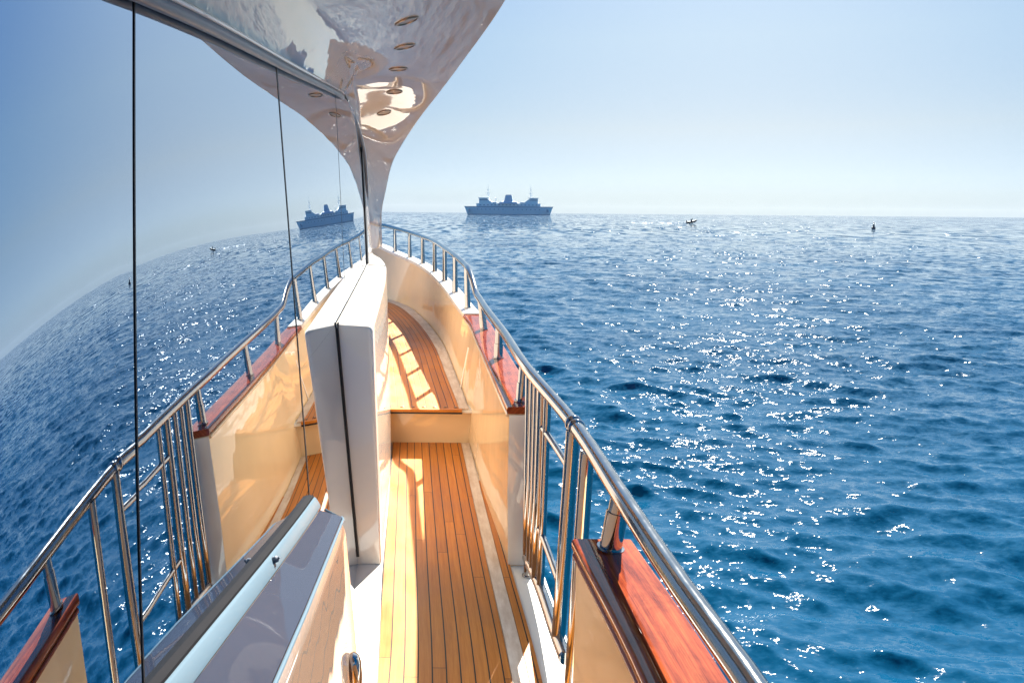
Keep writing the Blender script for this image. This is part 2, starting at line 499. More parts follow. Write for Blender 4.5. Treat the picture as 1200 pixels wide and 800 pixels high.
for t, s in LAMPS:
    p = soffit_point(t, s); a = soffit_point(t+.02, s) - p; b = soffit_point(t, s+.01) - p
    n = a.cross(b).normalized()
    if n.z > 0: n = -n
    u = b.normalized(); v = n.cross(u)
    R = .070
    prof = [(R*1.0, -.02), (R*1.0, .004), (R*.95, .008), (R*.84, .008), (R*.80, .003), (R*.0001, .003)]
    rg = []
    for rr, h in prof: rg.append([p + n*h + (u*math.cos(q*2*math.pi/28) + v*math.sin(q*2*math.pi/28))*rr for q in range(28)])
    V, F = loft(rg, True, True)
    mk('downlight', V, F, M['lamp'], ov)

V, F = box((-.75, -2.75, -.30), (2.7, .10, 3.16))
mk('aft_light_blocker', V, F, mat_plain('dark_blocker', (.045, .03, .022), .6), yacht, bevel=.02)  # unseen slab added behind the camera to cut sky light and darken reflections
# ------------------------------------------------------------------ locker under the near windows
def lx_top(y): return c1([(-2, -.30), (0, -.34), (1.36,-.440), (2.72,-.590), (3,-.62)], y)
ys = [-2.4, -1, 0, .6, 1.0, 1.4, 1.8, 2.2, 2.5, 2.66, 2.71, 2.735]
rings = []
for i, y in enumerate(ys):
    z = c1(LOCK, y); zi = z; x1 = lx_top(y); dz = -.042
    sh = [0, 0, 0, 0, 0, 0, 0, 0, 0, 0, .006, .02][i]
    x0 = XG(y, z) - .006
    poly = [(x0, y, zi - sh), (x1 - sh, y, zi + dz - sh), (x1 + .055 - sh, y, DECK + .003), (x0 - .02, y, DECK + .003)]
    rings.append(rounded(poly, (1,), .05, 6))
lk = mk('side_locker', *loft(rings), M['shade_taupe'], yacht, sharp=45)
# added panel on the top, its dark grey standing in for shade
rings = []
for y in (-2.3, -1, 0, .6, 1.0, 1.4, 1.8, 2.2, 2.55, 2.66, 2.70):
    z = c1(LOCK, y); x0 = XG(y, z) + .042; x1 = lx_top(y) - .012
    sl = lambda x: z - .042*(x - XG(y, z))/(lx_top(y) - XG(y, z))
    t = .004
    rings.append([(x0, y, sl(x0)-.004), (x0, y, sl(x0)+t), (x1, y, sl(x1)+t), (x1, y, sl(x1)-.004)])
mk('shade_panel', *loft(rings), M['shade_grey'], lk)
rp_ = []
for y in (-2.3, -1, 0, .6, 1.0, 1.4, 1.8, 2.2, 2.55, 2.68, 2.712):
    z = c1(LOCK, y); rp_.append((lx_top(y) - .006 - (.008 if y > 2.7 else 0), y, z - .042 + .003))
y = 2.722; z = c1(LOCK, y)
for a in (.03, .15, .5, .9): rp_.append((lx_top(y) - .012 - a*(lx_top(y) - XG(y, z) - .06), y, z - .050 + .042*a))
mk('highlight_rim', *tube(rp_, .005, 8), M['sill'], lk)  # pale highlight of the rounded edge, built as a thin tube
# window sill: raised strip along the glass with a black gasket and one screw
rings = []
for y in np.linspace(-2.4, 2.735, 40):
    z = c1(LOCK, y); x0 = XG(y, z) + .012
    rings.append(rounded([(x0, y, z-.004), (x0, y, z+.030), (x0+.010, y, z+.030), (x0+.026, y, z+.004), (x0+.028, y, z-.006)], (1, 2), .004, 2))
sl = mk('window_sill', *loft(rings), M['sill'], yacht)
gp = [(XG(y, c1(LOCK, y)+.030) + .006, y, c1(LOCK, y)+.031) for y in np.linspace(-2.4, 2.735, 40)]
rings = [[(x-.008, y, z-.012), (x-.008, y, z+.008), (x+.012, y, z+.006), (x+.014, y, z-.012)] for x, y, z in gp]
mk('window_gasket', *loft(rings), mat_plain('matt_gasket', (.012, .012, .014), .95, .05), yacht)
y = 2.02; z = c1(LOCK, y); x = XG(y, z) + .034
mk('screw', *join(tube([(x-.006, y, z+.018), (x+.005, y, z+.022), (x+.008, y, z+.024)], [.009,.009,.004], 12),
                  tube([(x+.003, y, z+.020), (x+.012, y, z+.026)], .0035, 8)), M['trim'], sl)
# chrome grab handle low on the locker's side
sec = [(math.cos(a), math.sin(a)) for a in np.linspace(0, 2*math.pi, 32, endpoint=False)]
rings = []
for q, s_ in ((-.04, .6), (-.010, .85), (.004, .97), (.016, 1.0), (.030, .95), (.038, .8), (.042, .5), (.043, .05)):
    rings.append([(-.535 + q, 2.45 + .040*s_*math.copysign(abs(c)**.7, c), -1.60 + .15*s_*math.copysign(abs(w)**.7, w)) for c, w in sec])
mk('grab_handle', *loft(rings), M['steel'], lk)

# ------------------------------------------------------------------ coaming along the cabin side
rings = []
for i, y in enumerate([4.05, 4.056, 4.075, 4.2, 4.6, 5.2, 5.8, 6.4, 7, 7.5, 8, 8.5, 9, 9.5, 10, 10.5, 11, 11.4]):
    zt = c1(LEDGE, y); xb = c1(BOXX, y); x1 = xb - .022
    sh = (.014, .006, .0)[i] if i < 3 else 0
    x0 = XG(min(y, 10.9), zt) - .012
    poly = [(x0, y, zt - sh), (x1 - sh, y, zt - .012 - sh), (xb - sh*.5, y, DECK + .002), (x0 + .05, y, DECK + .002)]
    rings.append(rounded(poly, (1,), .028, 6))
co = mk('cabin_coaming', *loft(rings), M['white'], yacht, sharp=45)
# dark seam across the ledge and the ledge groove
p = [(XG(7.02, c1(LEDGE, 7.02)) + a*(c1(BOXX, 7.02)-.03 - XG(7.02, c1(LEDGE, 7.02))), 7.02 + .05*a, c1(LEDGE, 7.02) + .001 - .012*a) for a in (0.02, .25, .5, .75, .93)]
mk('ledge_seam', *tube(p, .004, 8), M['trim'], co)

# ------------------------------------------------------------------ decks
def sheet(yrange, xl, xr, z, n, m, uvf, thick=.006):
    V, UV, F = [], [], []
    for y in np.linspace(*yrange, n):
        a, b = xl(y), xr(y)
        for q in range(m):
            x = a + (b-a)*q/(m-1); V.append((x, y, z(y))); UV.append(uvf(x, y))
    for i in range(n-1):
        for j in range(m-1): F.append((i*m+j, i*m+j+1, (i+1)*m+j+1, (i+1)*m+j))
    N = len(V)
    V += [(x, y, zz - thick) for x, y, zz in V]; UV += UV
    F += [tuple(N+k for k in f[::-1]) for f in F]
    for i in range(n-1):
        for j in (0, m-1): F.append((i*m+j, (i+1)*m+j, N+(i+1)*m+j, N+i*m+j))
    for j in range(m-1):
        for i in (0, n-1): F.append((i*m+j, i*m+j+1, N+i*m+j+1, N+i*m+j))
    return V, F, UV
OUTER = lambda y: c1(XIN, y) + .165
S = lambda y: c1(STRIPE, y)
V, F, UV = sheet((-2.8, 6.36), lambda y: -1.3, lambda y: OUTER(y) + (.012 if 2.33 < y < 4.06 else -.01), lambda y: DECK, 90, 4, lambda x, y: (x, y), .05)
mk('side_deck', V, F, M['deckwhite'], yacht, UV)
tl = lambda y: max(c1([(-3,-.36),(0,-.36),(1.5,-.37),(2.95,-.529),(4.05,-.683),(5,-.80),(6.4,-.985)], y), -9)
V, F, UV = sheet((-2.7, 6.325), tl, S, lambda y: DECK + .010, 80, 12, lambda x, y: (S(y) - x + .0292, y), .009)
mk('teak_planking', V, F, M['teak'], yacht, UV)
V, F, UV = sheet((-2.7, 6.325), lambda y: S(y) + .003, lambda y: S(y) + .068, lambda y: DECK + .011, 80, 3, lambda x, y: (x - S(y), y), .010)
mk('margin_board', V, F, M['pale'], yacht, UV)
V, F, UV = sheet((-2.7, 5.4), lambda y: S(y) + .071, lambda y: S(y) + .071 + .052 + max(0, .0), lambda y: DECK + .010, 80, 3, lambda x, y: (S(y) - x + .1635, y), .009)
mk('teak_border', V, F, M['teak'], yacht, UV)
# riser and foredeck
xr = lambda y: c1(XBASE, y)
ry = 6.345
V, F = loft([[(-1.02, ry, DECK), (-1.02, ry+.06, DECK), (-1.02, ry+.06, FZ(ry)-.022), (-1.02, ry, FZ(ry)-.022)],
             [(-.32, ry+.02, DECK), (-.32, ry+.08, DECK), (-.32, ry+.08, FZ(ry)-.022), (-.32, ry+.02, FZ(ry)-.022)]])
mk('step_riser', V, F, M['bounce_cream'], yacht, smooth=False)
XB2 = lambda y: c1(BOXX, min(y, 11.5)) - .05 if y < 11.4 else -3.3
SF = lambda y: xr(y) - .012
V, F, UV = sheet((6.30, 13.7), lambda y: max(XB2(y), -3.4), lambda y: xr(y) + .05, lambda y: FZ(y) - .012, 70, 10, lambda x, y: (x, y), .02)
mk('foredeck_base', V, F, M['deckwhite'], yacht, UV)
tin = lambda y: xr(y) - (.085 + .012*max(0, y-6.3))
V, F, UV = sheet((6.315, 13.4), lambda y: min(max(XB2(y), -3.35), tin(y)-.01), tin, lambda y: FZ(y), 70, 16, lambda x, y: (tin(y) - x + .03, y + .9), .011)
fd = mk('foredeck_teak', V, F, M['teak'], yacht, UV)
V, F, UV = sheet((6.315, 13.4), lambda y: tin(y) + .003, lambda y: xr(y) - .008, lambda y: FZ(y) + .001, 70, 3, lambda x, y: (x - tin(y), y), .012)
mk('margin_board', V, F, M['pale'], yacht, UV)
# nosing across the step with a dark lower edge and a row of plugs
V, F, UV = sheet((6.268, 6.312), lambda y: -1.0, lambda y: xr(6.3) - .062, lambda y: FZ(6.3)+.002, 2, 4, lambda x, y: (y*1.0, x), .022)
ns = mk('step_nosing', V, F, M['teak'], yacht, [(.011 + (v[1]-6.268)*.8, v[0]) for v in V], smooth=False)
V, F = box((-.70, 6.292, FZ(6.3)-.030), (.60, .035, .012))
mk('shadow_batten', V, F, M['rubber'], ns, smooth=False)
for q in range(6):
    V, F = box((-.895 + q*.088, 6.345, FZ(6.345)+.003), (.028, .022, .007))
    mk('deck_plug', V, F, M['lamp'], fd, bevel=.002)

# ------------------------------------------------------------------ bulwark, hull, cap rails
HULLW = [(-3,.40),(2,.38),(4,.12),(6.4,-.18),(8,-.75),(9.7,-1.35),(11.5,-2.1),(13,-2.9),(13.6,-3.3)]
CAPT = .038
def bul_rings(y0, y1, n, inset=0):
    rings = []
    for y in np.linspace(y0, y1, n):
        xi = c1(XIN, y); zc = c1(ZCAP, y) - CAPT; xb = c1(XBASE, y); xo = xi + .165
        zb = DECK if y < 6.4 else FZ(y) - .03
        rings.append([(xb, y, zb + .0), (xb*.5+xi*.5 + (-.006 if y > 4 else 0), y, (zb+zc)/2), (xi, y, zc), (xo - .01, y, zc), (xo + .0, y, (zb+zc)/2), (xo - .01, y, zb)])
    return rings
b1 = mk('bulwark', *loft(bul_rings(4.05, 14.3, 64)), M['bounce_cream'], yacht, sharp=35)
b2 = mk('bulwark', *loft(bul_rings(-2.8, 2.34, 30)), M['bounce_cream'], yacht, sharp=35)
# added plate on the aft face: bulwark's own white, without the painted teak bounce
yb = 4.05; r0 = bul_rings(yb, yb+.01, 2)[0]
pl = [Vector(p) for p in r0]; cen = sum(pl, Vector())/len(pl)
pl = [cen + (p-cen)*.985 for p in pl]
mk('added_end_plate', *loft([[(p.x, yb-.006, p.z) for p in pl], [(p.x, yb+.004, p.z) for p in pl]]), M['white'], b1)
# hull side below deck level, both flanks
rings = []
for y in np.linspace(-6, 14.3, 60):
    yy_ = max(y, -2.9)
    xo = c1(XIN, yy_) + .155; zb = DECK if y < 6.4 else FZ(y) - .03
    xw = min(c1(HULLW, yy_), xo)
    c = -3.3
    zb -= .004 if y < 6.4 else 0
    r = [(xo, y, zb), (xo - .0, y, zb - .25), (xo*.6 + xw*.4, y, -CAM_Z + .9), (xw, y, -CAM_Z), (xw*.7 + c*.3, y, -CAM_Z - .7)]
    rings.append(r + [(2*c - p[0], p[1], p[2]) for p in r[::-1]])
mk('hull', *loft(rings), M['white'], yacht)

def cap_mesh(y0, y1, n, xin, xout, ztop, thick):
    rings = []; uv = []
    for y in np.linspace(y0, y1, n):
        a, b, z = xin(y), xout(y), ztop(y)
        poly = rounded([(a, y, z-thick), (a, y, z), (b, y, z), (b, y, z-thick)], (0, 1, 2, 3), .012, 3)
        rings.append(poly); uv += [(p.x - a + (z - p.z), y) for p in poly]
    V, F = loft(rings)
    return V, F, uv
zc = lambda y: c1(ZCAP, y)
V, F, uv = cap_mesh(4.042, 7.56, 40, lambda y: c1(XIN, y) - .012, lambda y: c1(XIN, y) + .175, zc, CAPT)
mk('cap_rail', V, F, M['mahogany'], b1, uv)
V, F, uv = cap_mesh(-2.8, 2.352, 40, lambda y: c1(XIN, y) - .014, lambda y: c1(XIN, y) + .175, zc, CAPT)
mk('cap_rail', V, F, M['mahogany'], b2, uv)
V, F, uv = cap_mesh(7.56, 14.28, 60, lambda y: c1(XIN, y) - .010, lambda y: c1(XIN, y) + .165, lambda y: zc(y) + .012, CAPT + .012)
mk('bow_cap', V, F, M['white'], b1, uv)
# moulding under the near cap
for (ya, yb, par) in ((-2.8, 2.34, b2), (4.06, 7.5, b1)):
    p = [(c1(XIN, y) - .004, y, zc(y) - CAPT - .012) for y in np.linspace(ya, yb, 40)]
    mk('cap_moulding', *tube(p, .010, 10), M['mahogany'] if par is b2 else M['bounce_cream'], par, uvs=None)
# vertical panel joint on the forward bulwark
p = []
for k in np.linspace(0, 1, 8):
    y = 7.0; zb = FZ(y); p.append((c1(XBASE, y)*(1-k) + c1(XIN, y)*k - .004, y, zb*(1-k) + (zc(y)-.06)*k))
mk('panel_joint', *tube(p[:6], .008, 8), M['white'], b1)

# ------------------------------------------------------------------ handrail
RAIL = [(-2.8,.50,-.84),(0,.48,-.835),(1.314,.434,-.83),(1.674,.388,-.83),(2.137,.341,-.83),(3.0,.258,-.828),(4.05,.082,-.80),(5.2,-.053,-.785),(6.3,-.212,-.755),(6.85,-.285,-.735),(7.1,-.325,-.715),(7.45,-.385,-.60),(7.7,-.425,-.545),(8.0,-.475,-.525),(8.8,-.635,-.475),(9.7,-.825,-.435),(10.6,-1.035,-.39),(11.5,-1.295,-.355),(12.3,-1.585,-.315),(13,-1.915,-.268),(13.6,-2.28,-.22),(14.1,-2.75,-.19),(14.35,-3.3,-.18)]
ry_ = np.concatenate([np.linspace(-2.8, 6.6, 60), np.linspace(6.65, 8.1, 30), np.linspace(8.2, 14.35, 50)])
rp = cr(RAIL, ry_)
path = [(r[0], y, r[1]) for y, r in zip(ry_, rp)]
rl = mk('handrail', *tube(path, .0285, 24), M['steel'], yacht, sharp=60)
def railp(y): r = cr(RAIL, [y])[0]; return Vector((r[0], y, r[1]))
for y in (3.02, 3.075):
    a, b = railp(y-.016), railp(y+.016); mid = (a+b)/2
    mk('rail_collar', *tube([a, a.lerp(b, .15), mid, a.lerp(b, .85), b], [.030, .0345, .0355, .0345, .030], 24), M['steel'], rl)
def stanchion(y, top_r, low_r, zbase, low_h, base_x=None):
    t = railp(y); bx = base_x if base_x is not None else t.x
    b = Vector((bx, y, zbase)); t = t - Vector((0, 0, .015))
    d = (t-b).normalized()
    pts = [b, b + d*low_h]; 
    V = tube([b, b+d*.006, b+d*.0065, b+d*low_h, b+d*(low_h+.002), b+d*(low_h+.003), t],
             [low_r*1.25, low_r*1.25, low_r, low_r, low_r, top_r, top_r], 20)
    return V
for y in (-1.2, .5, 2.28):
    s_ = mk('stanchion', *stanchion(y, .029, .034, zc(y)+.001, .115, c1(XIN, y) + .088), M['steel'], rl, sharp=50)
for y in (4.17, 5.46, 6.74):
    s_ = mk('stanchion', *stanchion(y, .027, .0315, zc(y)+.001, .10, c1(XIN, y) + .08), M['steel'], rl, sharp=50)
for y in (7.88, 8.8, 9.7, 10.6, 11.5, 12.3, 13.0, 13.6, 14.1):
    s_ = mk('stanchion', *stanchion(y, .027, .0315, zc(y)+.012, .12, c1(XIN, y) + .08), M['steel'], rl, sharp=50)

# ------------------------------------------------------------------ boarding gate
gate = bpy.data.objects.new('boarding_gate', None); COL.objects.link(gate)
gate.parent = yacht; gate.location = Vector((.16, 3.3, DECK + CAM_Z)) - YO
gate.empty_display_size = .2
def gx(y, z):   # gate plane leans outboard a little
    top = c1([(2.6,.285),(3.0,.245),(3.55,.165),(4.0,.088)], y); bot = c1([(2.6,.25),(3.0,.20),(3.55,.145),(4.0,.085)], y)
    k = (z + 1.75)/.9
    return bot*(1-k) + top*k
def gpost(y, z0, z1, r):
    return tube([(gx(y, z), y, z) for z in np.linspace(z0, z1, 6)], r, 18)
for y, z0, r in ((3.97,-1.80,.024),(3.875,-1.79,.020),(3.78,-1.785,.020),(3.66,-1.76,.027),(3.55,-1.75,.018),(3.02,-1.70,.029),(2.74,-1.80,.027)):  # includes extra slim posts, added to keep the sun off the teak
    mk('gate_post', *gpost(y, z0, railp(y).z + .0 - .012, r), M['steel'], gate)
for z in (-1.0, -1.50):
    mk('gate_bar', *tube([(gx(y, z), y, z) for y in np.linspace(3.66, 3.02, 10)], .015, 14), M['steel'], gate)
bp = [(gx(y, -1.75), y, -1.80 + (4.0-y)*.085) for y in np.linspace(3.97, 2.86, 20)]
bp2 = [bp[-1]] + [(bp[-1][0]+.002, bp[-1][1]-.012, bp[-1][2])]
mk('gate_rail', *join(tube(bp, .027, 20), tube(bp2, [.0285, .026], 20)), M['steel'], gate)
f0 = (gx(3.93, -1.8), 3.93, DECK + .002)
mk('gate_foot', *tube([f0, (f0[0], f0[1], DECK+.008), (f0[0], f0[1], DECK+.009), (f0[0], f0[1], -1.80)], [.032, .032, .024, .022], 18), M['steel'], gate)

# ------------------------------------------------------------------ the sea
def build_sea():
    rng = np.random.default_rng(11)
    th = np.concatenate([np.linspace(-32, 42, 1050), np.linspace(42, 110, 320)[1:], np.linspace(110, 328, 120)[1:]])
    th = np.radians(th)
    R = [1.2]; f = 1.009
    while R[-1] < 5200:
        r = R[-1]
        f = 1.0062 if r < 90 else (1.010 if r < 700 else 1.025)
        R.append(r * f)
    R = np.array(R)
    dth = np.gradient(th)
    RR, TT = np.meshgrid(R, th, indexing='ij')
    X = RR*np.sin(TT); Y = RR*np.cos(TT)
    sp = np.maximum(RR*np.abs(dth)[None, :], np.gradient(R)[:, None])
    N = 110
    lam = np.exp(np.linspace(np.log(.24), np.log(9.), N)) * rng.uniform(.95, 1.05, N)
    wd = rad(200)                     # travelling roughly towards the camera
    ang = wd + rng.normal(0, rad(30), N)
    k = 2*np.pi/lam; kx = k*np.sin(ang); ky = k*np.cos(ang)
    sl = np.interp(np.log(lam), np.log([.24, .5, 1.0, 2, 4, 9]), [.85, 1.1, .9, .42, .2, .11])
    amp = sl * lam/(2*np.pi) * (.235*math.sqrt(2/N))/np.sqrt(np.mean(sl**2))
    ph = rng.uniform(0, 2*np.pi, N)
    # slow gusts: patches of livelier and calmer water
    gust = 1 + .28*np.sin(X*.021 + Y*.043 + .7)*np.sin(-X*.037+Y*.017) + .2*np.sin(X*.11+Y*.19+2)*np.sin(X*.16-Y*.08)
    Z = np.zeros_like(X); DX = np.zeros_like(X); DY = np.zeros_like(X)
    for i in range(N):
        w = np.clip((lam[i]/sp - 2.)/2., 0, 1)
        rows = w.max(1) > 0
        if not rows.any(): continue
        p = kx[i]*X[rows] + ky[i]*Y[rows] + ph[i]
        a = amp[i]*w[rows]*gust[rows]
        Z[rows] += a*np.cos(p); s = a*np.sin(p)*.7
        DX[rows] -= s*math.sin(ang[i]); DY[rows] -= s*math.cos(ang[i])
    X += DX; Y += DY
    nr, nt_ = X.shape
    co = np.stack([X, Y, Z], -1).reshape(-1, 3)
    i, j = np.meshgrid(np.arange(nr-1), np.arange(nt_), indexing='ij')
    j2 = (j+1) % nt_
    q = np.stack([i*nt_+j, i*nt_+j2, (i+1)*nt_+j2, (i+1)*nt_+j], -1).reshape(-1, 4)[:, ::-1]
    me = bpy.data.meshes.new('sea')
    me.vertices.add(len(co)); me.vertices.foreach_set('co', co.astype(np.float32).ravel())
    me.loops.add(q.size); me.loops.foreach_set('vertex_index', q.astype(np.int32).ravel())
    me.polygons.add(len(q))
    me.polygons.foreach_set('loop_start', np.arange(0, q.size, 4, dtype=np.int32))
    me.polygons.foreach_set('use_smooth', np.ones(len(q), dtype=bool))
    me.update(calc_edges=True)
    o = bpy.data.objects.new('sea', me); COL.objects.link(o); o['kind'] = 'structure'
    m, nt, bs = new_mat('sea_water')
    P(bs, Roughness=.035, IOR=1.33)
    oc = coords(nt)
    geo = nt.nodes.new('ShaderNodeNewGeometry')
    acc = geo.outputs['Normal']
    ln = nt.nodes.new('ShaderNodeVectorMath'); ln.operation = 'LENGTH'; nt.links.new(oc, ln.inputs[0])
    # ripples too fine for the mesh; further out, where the mesh carries only the swell, they stand for all the chop
    for scx, scy, amp_, d0, d1, d2, d3, det in ((9, 15, .40, -2, -1, 22, 45, 3), (3.6, 5.0, .50, 7, 22, 45, 80, 2), (1.3, 1.2, .80, 25, 70, 110, 190, 1),
                                              (.50, .12, 1.05, 90, 180, 500, 900, 1), (.22, .022, 1.0, 350, 900, 90000, 99999, 1)):
        n = noise(nt, mapping(nt, oc, (scx, scy, 1), (0, 0, rad(-6))).outputs[0], 1.0, det, .6, .2)
        up_ = nt.nodes.new('ShaderNodeMapRange'); up_.inputs['From Min'].default_value = d0; up_.inputs['From Max'].default_value = d1
        dn_ = nt.nodes.new('ShaderNodeMapRange'); dn_.inputs['From Min'].default_value = d2; dn_.inputs['From Max'].default_value = d3
        dn_.inputs['To Min'].default_value = amp_; dn_.inputs['To Max'].default_value = 0
        nt.links.new(ln.outputs['Value'], up_.inputs['Value']); nt.links.new(ln.outputs['Value'], dn_.inputs['Value'])
        wgt = math_n(nt, 'MULTIPLY', up_.outputs[0], dn_.outputs[0])
        sb = nt.nodes.new('ShaderNodeVectorMath'); sb.operation = 'SUBTRACT'
        nt.links.new(n.outputs['Color'], sb.inputs[0]); sb.inputs[1].default_value = (.5, .5, .5)
        fl = nt.nodes.new('ShaderNodeVectorMath'); fl.operation = 'MULTIPLY'; fl.inputs[1].default_value = (1.9, 1.6, 0)
        nt.links.new(sb.outputs[0], fl.inputs[0])
        sc = nt.nodes.new('ShaderNodeVectorMath'); sc.operation = 'SCALE'
        nt.links.new(fl.outputs[0], sc.inputs[0]); nt.links.new(wgt, sc.inputs['Scale'])
        ad = nt.nodes.new('ShaderNodeVectorMath'); ad.operation = 'ADD'
        nt.links.new(acc, ad.inputs[0]); nt.links.new(sc.outputs[0], ad.inputs[1]); acc = ad.outputs[0]
    nn = nt.nodes.new('ShaderNodeVectorMath'); nn.operation = 'NORMALIZE'
    nt.links.new(acc, nn.inputs[0]); nt.links.new(nn.outputs[0], bs.inputs['Normal'])
    cn = noise(nt, mapping(nt, oc, (.05, .09, 1)).outputs[0], 1.0, 4)
    c = ramp(nt, cn.outputs['Fac'], [(.35, (.0004, .032, .076)), (.65, (.001, .043, .096))])
    nt.links.new(c.outputs[0], bs.inputs['Base Color'])
    me.materials.append(m)
build_sea()

# ------------------------------------------------------------------ far ferry
def ferry():
    root = bpy.data.objects.new('ferry', None); COL.objects.link(root)
    root.location = (-6.8, 1213, 0); root.rotation_euler = (0, 0, rad(-3))
    root['label'] = 'blue-grey double-ended ferry with central funnel on the horizon'
    root['category'] = 'ferry'
    mh = mat_plain('ferry_hull_paint', (.70, .79, .86), .6)
    md = mat_plain('ferry_boot_top', (.26, .36, .48), .6)
    ms = mat_plain('ferry_house_paint', (.78, .84, .88), .6)
    mg = mat_plain('ferry_windows', (.18, .27, .38), .3)
    mf = mat_plain('ferry_funnel_paint', (.40, .54, .68), .6)
    def part(name, vf, mat, par=root, bev=0):
        me_o = mk(name, *vf, mat, None, dz=0, smooth=False, bevel=bev)
        me_o.parent = par
        return me_o
    def hullr(L0, L1, z0, z1, w, name, mat):
        rings = []
        for z, L in ((z0, L0), (z1, L1)):
            r = []
            for a in np.linspace(-1, 1, 25): r.append((a*L, -w*(1 - abs(a)**6)*.98 - .3, z))
            for a in np.linspace(1, -1, 25): r.append((a*L, w*(1 - abs(a)**6)*.98 + .3, z))
            rings.append(r)
        return part(name, loft(rings), mat)
    h = hullr(62.5, 66.5, 1.2, 12.3, 9, 'hull', mh)
    o = hullr(62.0, 62.4, -1.0, 1.2, 8.9, 'boot_top', md)
    hullr(66.6, 67.2, 11.1, 12.5, 9.3, 'rubbing_strake', md)
    for s in (-1, 1):
        part('bow_door', box((s*58.5, -9.1 + .2, 6.3), (3.2, .5, 4.4)), md, h)
        for q in range(7):
            part('porthole', box((s*(8 + q*6.4), -9.3, 8.2), (1.6, .4, 1.0)), mg, h)
    dh = part('deckhouse', box((0, 0, 14.6), (96, 14, 4.7)), ms)
    for q in range(16):
        part('window', box((-42 + q*5.6, -7.1, 14.6), (2.6, .4, 1.2)), mg, dh)
    for s in (-1, 1):
        V = [(s*15, -6, 15.9), (s*44, -6, 15.9), (s*44, -6, 24.2), (s*32, -6, 24.2), (s*25, -6, 19.4)]
        V2 = [(x, 6, z) for x, y, z in V]
        F = [tuple(range(5)), tuple(range(9, 4, -1))] + [(i, (i+1) % 5, 5+(i+1) % 5, 5+i) for i in range(5)]
        b = part('bridge', (V + V2, F), ms)
        part('bridge_window', box((s*37.5, -6.1, 22.0), (12, .4, 1.3)), mg, b)
        part('bridge_roof', box((s*37.2, 0, 24.8), (16, 14.5, .9)), ms, b)
        mx = -31 if s < 0 else 33
        ma = part('mast', join(tube([(mx, 0, 24), (mx, 0, 34), (mx, 0, 43)], [.6, .35, .18], 8), box((mx, 0, 32), (6, .8, .7)), box((mx, 0, 36.5), (4, .6, .5)), box((mx+1, 0, 29), (3.4, 2, 1.2))), ms)
        part('lifeboat', join(tube([(s*17.2, -7.3, 18.2), (s*18.4, -7.3, 18), (s*22.6, -7.3, 18), (s*23.8, -7.3, 18.2)], [.3, 1.2, 1.2, .3], 10)), mh)
    part('davit', tube([(-19.3, -6.5, 16), (-18.6, -6.5, 25), (-20.5, -6.5, 25.6)], .5, 6), ms)
    fr = [[(x*a, y*a, z) for x, y in ((-1,-.7),(1,-.7),(1,.7),(-1,.7))] for a, z in ((15,16.5),(12,19.4),(6.6,20.4),(5.4,25.5),(4.8,28.6),(4.2,29))]
    fu = part('funnel', loft(fr), mf)
    part('funnel_cap', box((0, 0, 29.4), (8.4, 5.4, .8)), md, fu)
    return root
ferry()

# ------------------------------------------------------------------ small boats
mb = bpy.data.objects.new('motorboat', None); COL.objects.link(mb)
mb.location = (75.5, 340, .1); mb.rotation_euler = (0, 0, rad(0))
mb['label'] = 'small dark motorboat with raised bow trailing white foam far off'; mb['category'] = 'motorboat'
mdk = mat_plain('dark_boat_paint', (.03, .04, .055), .5); mgr = mat_plain('grey_boat_paint', (.06, .07, .085), .5)
rings = []
for a, w, zk, zs in ((-2.0,.75,-.1,.55),(-1.0,.95,-.1,.65),(.2,.95,.0,.85),(1.1,.75,.25,1.15),(1.8,.35,.6,1.4),(2.1,.06,1.0,1.5)):
    rings.append([(a, -w, zs), (a, -w*.7, zk+.15), (a, 0, zk), (a, w*.7, zk+.15), (a, w, zs), (a, 0, zs+.02)])
o = mk('hull', *loft(rings), mdk, None, dz=0); o.parent = mb
o = mk('console', *join(box((-.2, 0, 1.2), (.5, .7, 1.0)), box((.1, 0, 1.85), (.08, .8, .5))), mgr, None, dz=0, bevel=.05); o.parent = mb
o = mk('outboard_motor', *join(box((-2.2, 0, .75), (.45, .45, .7)), box((-2.25, 0, .1), (.2, .15, .8))), mdk, None, dz=0, bevel=.05); o.parent = mb

mfo, nt, bs = new_mat('wake_foam')
n = noise(nt, mapping(nt, coords(nt), (.35, 1.2, 1)).outputs[0], 1.0, 6, .7)
r = ramp(nt, n.outputs['Fac'], [(.46, (0, 0, 0)), (.58, (1, 1, 1))])
P(bs, Base_Color=(.8, .83, .85, 1), Roughness=.7); nt.links.new(r.outputs[0], bs.inputs['Alpha'])
rw = random.Random(2); V = []; F = []
rows = []
for i in range(60):
    x = -2 - i*.40; hw = .22 + .006*i
    z = .25*math.exp(-i*.10) + .10 + rw.uniform(-.03, .05)
    rows.append([(x, -hw*1.3, .02), (x, -hw*.5, z), (x, 0, z*.9), (x, hw*.5, z), (x, hw*1.3, .02)])
Vw, Fw = loft(rows, closed=False, caps=False)
wk = mk('boat_wake', Vw, Fw, mfo, None, dz=0, kind='stuff'); wk.location = (75.5, 340, .08)
wk['label'] = 'thin white foam wake trailing behind the small dark motorboat'; wk['category'] = 'wake'

